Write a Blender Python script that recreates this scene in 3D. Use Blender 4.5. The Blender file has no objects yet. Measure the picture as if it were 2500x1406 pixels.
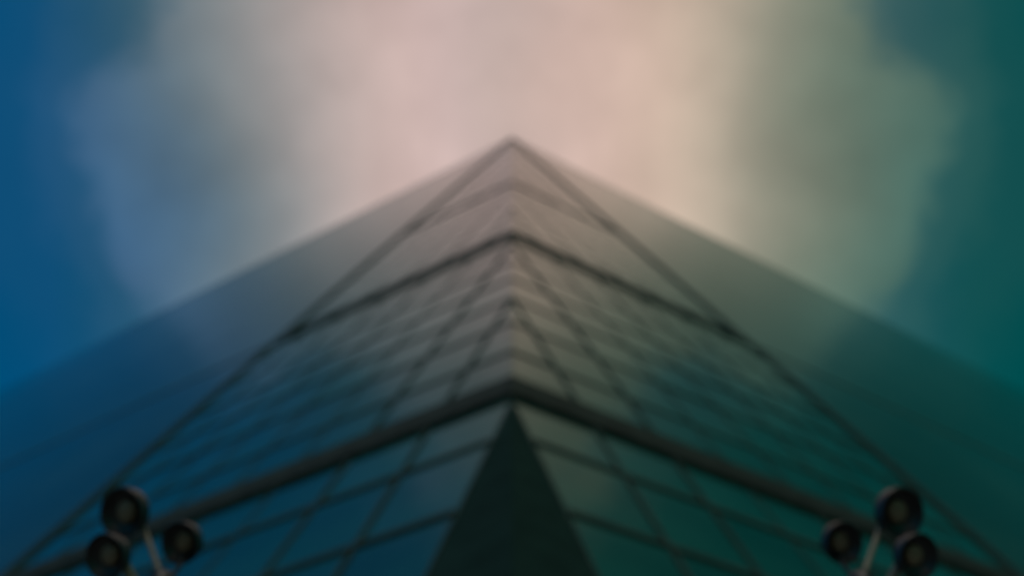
import bpy, bmesh, math, random
from mathutils import Vector, Matrix
random.seed(7)
S = bpy.context.scene
COL = S.collection

def lin(r, g, b):
    f = lambda c: (c/255/12.92) if c/255 <= .04045 else ((c/255+.055)/1.055)**2.4
    return (f(r), f(g), f(b), 1)

# ------------------------------------------------------------------ camera
PITCH = math.atan2(2547, 2304)                     # 47.9 degrees upwards
EYE = Vector((0, 0, 1.6))
cam = bpy.data.cameras.new('camera')
cam.sensor_width = 36
cam.lens = 36*2304/2500
cam.clip_start = .1
cam.clip_end = 6000
cam.dof.use_dof = True                             # the photo is out of focus: a lens focused close by
cam.dof.focus_distance = 2.4
cam.dof.aperture_fstop = .86
cam.dof.aperture_blades = 0
co = bpy.data.objects.new('camera', cam)
co.location = EYE
co.rotation_euler = (math.pi/2+PITCH, 0, 0)
COL.objects.link(co)
S.camera = co

# ------------------------------------------------------------------ sky
SUN_EL, SUN_ROT = math.radians(58), math.radians(180)
w = bpy.data.worlds.new('World')
S.world = w
w.use_nodes = True
nt = w.node_tree
for n_ in list(nt.nodes): nt.nodes.remove(n_)
N = lambda t, **k: (lambda n: ([setattr(n, a, b) for a, b in k.items()], n)[1])(nt.nodes.new(t))
L = lambda a, b: nt.links.new(a, b)
def math_node(op, a, b=None, c=None):
    n = N('ShaderNodeMath', operation=op)
    for i, v in enumerate((a, b, c)):
        if v is None: continue
        if isinstance(v, (int, float)): n.inputs[i].default_value = v
        else: L(v, n.inputs[i])
    return n.outputs[0]
def ramp(fac, stops, interp='B_SPLINE'):
    n = N('ShaderNodeValToRGB'); r = n.color_ramp; r.interpolation = interp
    while len(r.elements) < len(stops): r.elements.new(.5)
    for e, (p, c) in zip(r.elements, stops):
        e.position = p; e.color = c
    L(fac, n.inputs[0]); return n.outputs[0]
STRENGTH = .1
tc = N('ShaderNodeTexCoord')
sep = N('ShaderNodeSeparateXYZ'); L(tc.outputs['Generated'], sep.inputs[0])
X = sep.outputs[0]
AX = math_node('ABSOLUTE', X)
DX = math_node('MULTIPLY', math_node('DIVIDE', X, math_node('ADD', math_node('MAXIMUM', sep.outputs[2], .1), .35)), 1.25)   # place on a flat cloud deck
ADX = math_node('ABSOLUTE', DX)
comb = N('ShaderNodeCombineXYZ'); L(AX, comb.inputs[0]); L(sep.outputs[1], comb.inputs[1]); L(sep.outputs[2], comb.inputs[2])
def noise(scale, detail, rough, off=(0, 0, 0), stretch=(1, 1, 1)):
    m = N('ShaderNodeMapping'); L(comb.outputs[0], m.inputs[0])
    m.inputs['Location'].default_value = off; m.inputs['Scale'].default_value = stretch
    n = N('ShaderNodeTexNoise'); n.inputs['Scale'].default_value = scale
    n.inputs['Detail'].default_value = detail; n.inputs['Roughness'].default_value = rough
    L(m.outputs[0], n.inputs['Vector'])
    return math_node('SUBTRACT', n.outputs[0], .5)
n1 = noise(8, 2, .45, (3.1, .4, 1.7))
n2 = noise(5, 1.5, .4, (.7, 2.3, 5.2))
n3 = noise(9, 2.5, .5, (8.2, 1.3, .2))
# cloud colour across the sky: blue grey in the west, rose white ahead, grey green in the east
xw = math_node('MULTIPLY_ADD', n2, .09, math_node('MULTIPLY_ADD', DX, .90, .5))
K = 1/STRENGTH
stops = [(.06, lin(56, 98, 138)), (.13, lin(72, 105, 132)), (.20, lin(102, 120, 129)), (.27, lin(140, 141, 141)), (.33, lin(190, 172, 167)),
         (.385, lin(205, 180, 174)), (.44, lin(206, 182, 178)), (.50, lin(197, 177, 170)), (.56, lin(208, 180, 170)), (.62, lin(208, 182, 166)), (.67, lin(196, 178, 160)),
         (.735, lin(146, 144, 128)), (.80, lin(112, 125, 110)), (.87, lin(85, 113, 102)), (.94, lin(66, 108, 100))]
cloud = ramp(xw, stops)
# soft lighter and darker billows in the cloud
mod = math_node('MULTIPLY_ADD', n1, .55, 1.0)
n4 = noise(24, 3, .55, (1.2, 7.1, 3.3))
mod = math_node('MULTIPLY_ADD', n3, .22, mod)
mod = math_node('MULTIPLY_ADD', n4, .16, mod)
cm = N('ShaderNodeVectorMath', operation='SCALE'); L(cloud, cm.inputs[0]); L(math_node('MULTIPLY', mod, K), cm.inputs['Scale'])
# clear sky at both flanks
sky = N('ShaderNodeTexSky'); sky.sky_type = 'NISHITA'; sky.sun_disc = False
sky.sun_elevation = SUN_EL; sky.sun_rotation = SUN_ROT
tint = ramp(math_node('ADD', X, .5), [(.0, (.0, .46, .66, 1)), (.06, (.0, .47, .66, 1)), (.15, (.02, .50, .47, 1)), (.85, (.03, .52, .40, 1)), (.94, (.0, .47, .28, 1)), (1., (.0, .44, .25, 1))], 'LINEAR')
clear = N('ShaderNodeMix', data_type='RGBA', blend_type='MULTIPLY'); clear.inputs[0].default_value = 1
L(sky.outputs[0], clear.inputs[6]); L(tint, clear.inputs[7])
DY = math_node('DIVIDE', sep.outputs[1], math_node('MAXIMUM', sep.outputs[2], .2))
notch = N('ShaderNodeMapRange', interpolation_type='SMOOTHSTEP'); L(DY, notch.inputs[0])
notch.inputs[1].default_value = .62; notch.inputs[2].default_value = .46; notch.inputs[3].default_value = 0; notch.inputs[4].default_value = .09
edge = math_node('ADD', math_node('MULTIPLY_ADD', n2, .16, ADX), notch.outputs[0])
edge = math_node('MULTIPLY_ADD', n3, .15, edge)
edge = math_node('MULTIPLY_ADD', n4, .06, edge)
class mr: outputs = [ramp(edge, [(.425, (0, 0, 0, 1)), (.485, (.66, .66, .66, 1)), (.56, (.88, .88, .88, 1)), (.66, (1, 1, 1, 1))], 'EASE')]   # thin veils reach far into the clear sky
mx = N('ShaderNodeMix', data_type='RGBA'); L(mr.outputs[0], mx.inputs[0]); L(cm.outputs[0], mx.inputs[6]); L(clear.outputs[2], mx.inputs[7])
bg = N('ShaderNodeBackground'); bg.inputs[1].default_value = STRENGTH
out = N('ShaderNodeOutputWorld'); L(mx.outputs[2], bg.inputs[0]); L(bg.outputs[0], out.inputs[0])

# ------------------------------------------------------------------ sun (veiled by cloud)
sl = bpy.data.lights.new('sun', 'SUN'); sl.energy = .5; sl.angle = math.radians(14); sl.color = (1, .93, .82)
so = bpy.data.objects.new('sun', sl); COL.objects.link(so)
sd = Vector((0, -math.cos(SUN_EL), math.sin(SUN_EL)))
so.rotation_euler = (-sd).to_track_quat('-Z', 'Y').to_euler()
so.location = (0, -20, 40)

S.view_settings.view_transform = 'Standard'; S.view_settings.look = 'None'
S.view_settings.exposure = 0; S.view_settings.gamma = 1; S.view_settings.use_curve_mapping = False
S.render.engine = 'CYCLES'

# ------------------------------------------------------------------ materials
def material(name, base, rough, metallic=0, vary=.0, scale=3., ior=1.5, bump=0, second=None, spec=.5):
    m = bpy.data.materials.new(name); m.use_nodes = True
    t = m.node_tree; b = t.nodes['Principled BSDF']
    b.inputs['Roughness'].default_value = rough; b.inputs['Metallic'].default_value = metallic; b.inputs['IOR'].default_value = ior; b.inputs['Specular IOR Level'].default_value = spec
    tcn = t.nodes.new('ShaderNodeTexCoord'); no = t.nodes.new('ShaderNodeTexNoise')
    no.inputs['Scale'].default_value = scale; no.inputs['Detail'].default_value = 5
    t.links.new(tcn.outputs['Object'], no.inputs['Vector'])
    r = t.nodes.new('ShaderNodeValToRGB'); r.color_ramp.elements[0].position = .3; r.color_ramp.elements[1].position = .7
    c2 = second or tuple(c*(1+vary) for c in base)
    r.color_ramp.elements[0].color = (*[c*(1-vary) for c in base], 1); r.color_ramp.elements[1].color = (*c2, 1)
    t.links.new(no.outputs[0], r.inputs[0])
    info = t.nodes.new('ShaderNodeObjectInfo')                       # pieces differ a little from each other
    mm = t.nodes.new('ShaderNodeMath'); mm.operation = 'MULTIPLY_ADD'; mm.inputs[1].default_value = vary*.9; mm.inputs[2].default_value = 1-vary*.45
    t.links.new(info.outputs['Random'], mm.inputs[0])
    vm = t.nodes.new('ShaderNodeVectorMath'); vm.operation = 'SCALE'
    t.links.new(r.outputs[0], vm.inputs[0]); t.links.new(mm.outputs[0], vm.inputs['Scale'])
    t.links.new(vm.outputs[0], b.inputs['Base Color'])
    if bump:
        bn = t.nodes.new('ShaderNodeBump'); bn.inputs['Strength'].default_value = bump; bn.inputs['Distance'].default_value = .02
        t.links.new(no.outputs[0], bn.inputs['Height']); t.links.new(bn.outputs[0], b.inputs['Normal'])
    return m
GLASS = material('teal_glass', (.010, .062, .046), .03, vary=.35, scale=.25, ior=1.75)
METAL = material('dark_bronze_metal', (.030, .040, .034), .7, vary=.3, scale=2, spec=.04)
MULL = material('hazed_grey_green_mullion_metal', (.036, .056, .048), .6, vary=.2, scale=2, spec=.14)  # grey green, lightened in the base colour to stand in for haze
PANEL = material('tinted_fascia_glass', (.020, .042, .030), .10, vary=.3, scale=.12, spec=.2)
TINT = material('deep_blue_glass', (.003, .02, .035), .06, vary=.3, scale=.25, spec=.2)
CLAD = material('black_green_cladding', (.013, .033, .028), .75, vary=.2, scale=1.5, spec=.01)
WALL = material('dark_concrete_wall', (.06, .065, .065), .8, vary=.25, scale=.4)
PAVE = material('grey_paving', (.2, .2, .19), .85, vary=.25, scale=1.2, bump=.3)
GROUND = material('asphalt_ground', (.05, .05, .05), .9, vary=.2, scale=.6, bump=.3)
HEAD = material('black_lamp_metal', (.012, .013, .013), .45, vary=.2, scale=9)
LENS = material('frosted_lamp_lens', (.15, .115, .065), .55, vary=.2, scale=12)
STEEL = material('pale_galvanised_steel', (.16, .135, .09), .5, vary=.25, scale=14)

# ------------------------------------------------------------------ helpers
def link(name, me, mat, parent=None, loc=None):
    o = bpy.data.objects.new(name, me); COL.objects.link(o)
    if mat and not me.materials: me.materials.append(mat)
    if parent: o.parent = parent
    if loc is not None: o.location = loc
    return o
def mesh(name, vs, fs):
    me = bpy.data.meshes.new(name); me.from_pydata([tuple(v) for v in vs], [], fs)
    bm = bmesh.new(); bm.from_mesh(me); bmesh.ops.recalc_face_normals(bm, faces=bm.faces[:]); bm.to_mesh(me); bm.free()
    return me
def prism(name, lo, hi):
    n = len(lo)
    fs = [tuple(range(n))[::-1], tuple(range(n, 2*n))] + [(i, (i+1) % n, n+(i+1) % n, n+i) for i in range(n)]
    return mesh(name, list(lo)+list(hi), fs)
def thing(name, label, cat, loc, group=None):
    o = bpy.data.objects.new(name, None); COL.objects.link(o); o.location = loc; o.empty_display_size = .3
    o['label'] = label; o['category'] = cat
    if group: o['group'] = group
    return o
def smooth(me):
    for p in me.polygons: p.use_smooth = True
    return me

# ------------------------------------------------------------------ ground
def sheet(name, x0, x1, y0, y1, z, mat, th=0):
    vs = [(x0, y0, z), (x1, y0, z), (x1, y1, z), (x0, y1, z)]
    me = mesh(name, vs, [(0, 1, 2, 3)]) if not th else prism(name, [(a, b, z-th) for a, b, _ in vs], vs)
    o = link(name, me, mat); o['kind'] = 'structure'; return o
sheet('ground', -3000, 3000, -3000, 3000, -.12, GROUND)
sheet('pavement', -130, 130, -9, 140, 0, PAVE, .11)

# ------------------------------------------------------------------ the tower: two glass faces leaning back from a sharp corner
FOOT = Vector((0, 8, 0))
H = Vector((-.8642036, .50314227, 0)); SV = Vector((.21602822, .37105284, .90313432)); NV = Vector((-.45440505, -.78049193, .42935813))
TOPV, UEND, USTEEL = 97.67, 118.0, 24.1
tower = thing('glass_tower', 'tall dark glass tower with sharp corner pointing at the viewer and dark bands', 'building', FOOT)
def P(side, u, v, p):                              # point on a face, relative to the tower's foot
    q = H*u + SV*v + NV*p
    return Vector((q.x*side, q.y, q.z))
def ridge_u(v, p, gap=.0):                         # where the face meets the corner at this depth
    return (SV.x*v + NV.x*p + gap)/(-H.x)
def clip(poly, gap):                               # keep the part of a u,v polygon outside the corner line
    f = lambda q: q[0] - ridge_u(q[1], 0, gap)
    res = []
    for i, a in enumerate(poly):
        b = poly[(i+1) % len(poly)]; fa, fb = f(a), f(b)
        if fa >= 0: res.append(a)
        if fa*fb < 0:
            t = fa/(fa-fb); res.append((a[0]+(b[0]-a[0])*t, a[1]+(b[1]-a[1])*t))
    return res
def area(p): return abs(sum(p[i][0]*p[(i+1) % len(p)][1]-p[(i+1) % len(p)][0]*p[i][1] for i in range(len(p))))/2
cols = [4.55+2.4437*i for i in range(9)]           # mullion lines; the last is the heavy one
rows = [0, 2.8, 5.4, 8.0, 10.65, 13.43, 16.25, 19.1] + [19.1+2.986*i for i in range(1, 8)] + [40+2.822*i for i in range(1, 8)] + [59.75+3.16*i for i in range(1, 12)] + [TOPV]
heavy = {19.1: (1.2, .13), 40.002: (.8, .17), 59.754: (.45, .08)}
panes, clads = [], []
for side in (1, -1):
    cells = []
    us = [0, 2.2]+cols
    for r in range(len(rows)-1):
        for c in range(len(us)-1):
            cells.append((us[c], us[c+1], rows[r], rows[r+1]))
    far_u = [USTEEL+9.39*i for i in range(11)]
    far_v = [0, 10.65, 19.1, 29.5, 40.0, 49.9, 59.75, 72.3, 84.9, TOPV]
    for r in range(len(far_v)-1):
        for c in range(len(far_u)-1):
            cells.append((far_u[c], far_u[c+1], far_v[r], far_v[r+1]))
    for (a, b, c, d) in cells:
        clad = b <= 4.56 and d <= 19.2
        g = .004 if clad else .012
        poly = clip([(a+g, c+g), (b-g, c+g), (b-g, d-g), (a+g, d-g)], .002 if clad else .012)
        if len(poly) < 3 or area(poly) < .04: continue
        cu = sum(q[0] for q in poly)/len(poly); cv = sum(q[1] for q in poly)/len(poly)
        dist = (P(side, cu, cv, 0)+FOOT-EYE).length
        vis = abs((P(side, cu, cv, 0)+FOOT-EYE).normalized().dot(Vector((NV.x*side, NV.y, NV.z))))
        size = area(poly)*vis/dist**2 * (.05 if cv < 9.5 else 1)
        (clads if clad else panes).append((size, side, poly, cu, cv))
panes.sort(key=lambda q: -q[0])
cache = {}
def plate(name, side, poly, cu, cv, p0, p1, mat, tilt=0):
    key = (name, side, tuple((round(a-cu, 3), round(b-cv, 3)) for a, b in poly))
    c = P(side, cu, cv, 0)
    if key not in cache:
        cache[key] = prism(name, [P(side, a, b, p0)-c for a, b in poly], [P(side, a, b, p1)-c for a, b in poly])
    o = link(name, cache[key], mat, tower, c)
    if tilt: o.rotation_euler = [random.gauss(0, tilt) for _ in range(3)]
    return o
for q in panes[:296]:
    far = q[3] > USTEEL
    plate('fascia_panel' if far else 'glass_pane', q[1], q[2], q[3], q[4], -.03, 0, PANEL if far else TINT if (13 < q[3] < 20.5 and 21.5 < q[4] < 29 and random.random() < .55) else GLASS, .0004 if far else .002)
vs, fs = [], []
for q in panes[296:]:
    n = len(q[2]); k = len(vs)
    vs += [P(q[1], a, b, -.03) for a, b in q[2]]+[P(q[1], a, b, 0) for a, b in q[2]]
    fs += [tuple(range(k, k+n))[::-1], tuple(range(k+n, k+2*n))]+[(k+i, k+(i+1) % n, k+n+(i+1) % n, k+n+i) for i in range(n)]
if vs:
    o = link('glass_pane', mesh('glass_pane', vs, fs), GLASS, tower); o['kind'] = 'stuff'
for q in clads:
    plate('cladding_panel', q[1], q[2], q[3], q[4], -.05, .0, CLAD, .0003)
for side in (1, -1):
    for v in rows[1:-1]:
        big = next((k for hv, k in heavy.items() if abs(hv-v) < .02), None)
        wd, dp = big or ((.12, .06) if v < 19 else (.08, .045) if v < 41 else (.05, .02))
        def beam(name, v, u1, wd, dp, u0=None):
            lo, hi = [], []
            for (vv, p) in ((v-wd/2, -.02), (v+wd/2, -.02), (v+wd/2, dp), (v-wd/2, dp)):
                lo.append(P(side, ridge_u(vv, p, .002) if u0 is None else u0, vv, p)); hi.append(P(side, u1, vv, p))
            return link(name, prism(name, lo, hi), METAL if big and v < 30 else MULL, tower)
        if ridge_u(v, 0) < USTEEL-.4:
            beam('dark_band' if big else 'transom', v, USTEEL, wd, dp, 4.62 if v < 18 else None)
        if any(abs(v-hv) < .05 for hv in (40.0, 19.1)):
            beam('transom', v, UEND, .22, .03, USTEEL+.2)
    for i, u in enumerate(cols):
        last = i == len(cols)-1
        wd, dp = (.29, .13) if last else (.09, .05) if i in (1, 2) else (.055, .025)
        lo, hi = [], []
        for (uu, p) in ((u-wd/2, -.025), (u+wd/2, -.025), (u+wd/2, dp+.004), (u-wd/2, dp+.004)):
            top = min((uu*(-H.x)-NV.x*p-.002)/SV.x, TOPV-.02)
            if i == 0: top = min(top, 18.62)
            lo.append(P(side, uu, 0, p)); hi.append(P(side, uu, top, p))
        link('mullion', prism('mullion', lo, hi), MULL, tower)
    lo, hi = [], []
    for (vv, p) in ((TOPV+.02, -.5), (TOPV+.3, -.5), (TOPV+.3, .03), (TOPV+.02, .03)):
        lo.append(P(side, ridge_u(vv, p, .002), vv, p)); hi.append(P(side, UEND, vv, p))
    link('roof_coping', prism('roof_coping', lo, hi), PANEL, tower)
# closed body behind the glass
d0 = -.12
def pt(side, u, v): return P(side, ridge_u(v, d0) if u is None else u, v, d0)
b = [pt(1, None, 0), pt(1, UEND, 0), Vector((-104, 118, 0)), Vector((104, 118, 0)), pt(-1, UEND, 0)]
t = [pt(1, None, TOPV), pt(1, UEND, TOPV), Vector((-82, 118, pt(1, UEND, TOPV).z)), Vector((82, 118, pt(1, UEND, TOPV).z)), pt(-1, UEND, TOPV)]
link('wall', prism('wall', b, t), WALL, tower)

# ------------------------------------------------------------------ lamps
def ray(x, y):
    a, c = x-1250, 703-y
    d = Vector((a, -c*math.sin(PITCH)+2304*math.cos(PITCH), c*math.cos(PITCH)+2304*math.sin(PITCH)))
    return d/d.y
def lathe(name, prof, seg=32):
    vs, fs = [], []
    for r, z in prof:
        for k in range(seg):
            an = 2*math.pi*k/seg; vs.append((r*math.cos(an), r*math.sin(an), z))
    for i in range(len(prof)-1):
        for k in range(seg):
            fs.append((i*seg+k, i*seg+(k+1) % seg, (i+1)*seg+(k+1) % seg, (i+1)*seg+k))
    me = bpy.data.meshes.new(name); me.from_pydata(vs, [], fs)
    bm = bmesh.new(); bm.from_mesh(me); bmesh.ops.remove_doubles(bm, verts=bm.verts[:], dist=1e-5)
    bmesh.ops.recalc_face_normals(bm, faces=bm.faces[:]); bm.to_mesh(me); bm.free()
    return smooth(me)
def tube(name, pts, radii, seg=14):
    vs, fs, a = [], [], None
    for i, p in enumerate(pts):
        d = (pts[min(i+1, len(pts)-1)]-pts[max(i-1, 0)]).normalized()
        a = (d.orthogonal() if a is None else a-d*a.dot(d)).normalized(); c = d.cross(a)
        for k in range(seg):
            an = 2*math.pi*k/seg; vs.append(p+(a*math.cos(an)+c*math.sin(an))*radii[i])
    for i in range(len(pts)-1):
        for k in range(seg):
            fs.append((i*seg+k, i*seg+(k+1) % seg, (i+1)*seg+(k+1) % seg, (i+1)*seg+k))
    fs += [tuple(range(seg))[::-1], tuple(range((len(pts)-1)*seg, len(pts)*seg))]
    return smooth(mesh(name, vs, fs))
def bez(a, b, c, n=9): return [a*(1-t)**2+b*2*t*(1-t)+c*t*t for t in [i/(n-1) for i in range(n)]]
# deep bowl with a rolled rim, opening along -Z
SHADE = lathe('lamp_shade', [(0, .15), (.05, .148), (.10, .125), (.135, .08), (.152, .02), (.156, -.012), (.150, -.022), (.142, -.012), (.125, .03), (.10, .05), (0, .06)])
LENSM = lathe('lens', [(0, .008), (.03, .010), (.055, .018), (.068, .032), (.07, .05), (0, .052)])
def lamp(side, label):
    hub = EYE + ray(396, 1416)*5.0
    base = Vector((hub.x, hub.y, 0)); M = lambda v: Vector((v.x*side, v.y, v.z))
    root = thing('street_lamp', label, 'street lamp', M(base), 'lamp posts with round heads before the tower')
    R = lambda v: M(v-base)
    link('base_plate', lathe('base_plate', [(0, 0), (.2, 0), (.2, .03), (.12, .05), (.1, .35), (.075, .4), (0, .4)]), HEAD, root)
    link('pole', tube('pole', [Vector((0, 0, .3)), Vector((0, 0, 2.5)), Vector((0, 0, hub.z-.12))], [.07, .06, .05]), HEAD, root)
    link('hub', lathe('hub', [(0, -.16), (.06, -.15), (.085, -.08), (.085, .02), (.06, .06), (0, .07)]), HEAD, root, (0, 0, hub.z-.02))
    heads = [((299, 1250), 4.96, (-.30, -.68, -.60), 1.02, STEEL, .018), ((441, 1324), 5.2, (-.30, -.70, -.60), .88, HEAD, .016),
             ((259, 1357), 4.8, (-.28, -.66, -.64), .87, STEEL, .03), ((470, 1490), 4.75, (.2, -.7, -.7), 1.0, HEAD, .016)]
    for (px, dep, ax, sc, am, ar) in heads:
        c = EYE + ray(*px)*dep
        a = Vector(ax).normalized()
        back = c - a*.13*sc
        q = (M(-a)).to_track_quat('Z', 'Y')
        sh = link('lamp_shade', SHADE, HEAD, root, R(c)); sh.rotation_mode = 'QUATERNION'; sh.rotation_quaternion = q; sh.scale = (sc,)*3
        le = link('lens', LENSM, LENS, sh)
        start = hub + (Vector((0, 0, 0)) if am is HEAD or px[1] < 1300 else Vector((.02, 0, -.2)))
        bend = (start+back)/2 + Vector((0, .05, 0) if px[1] < 1300 else (0, .10, -.05))
        pts = bez(R(start), R(bend), R(back))
        link('arm', tube('arm', pts, [ar]*len(pts)), am, root)
    return root
lamp(1, 'black lamp post with round dish heads before the blue left face of the tower')
lamp(-1, 'black lamp post with round dish heads before the green right face of the tower')
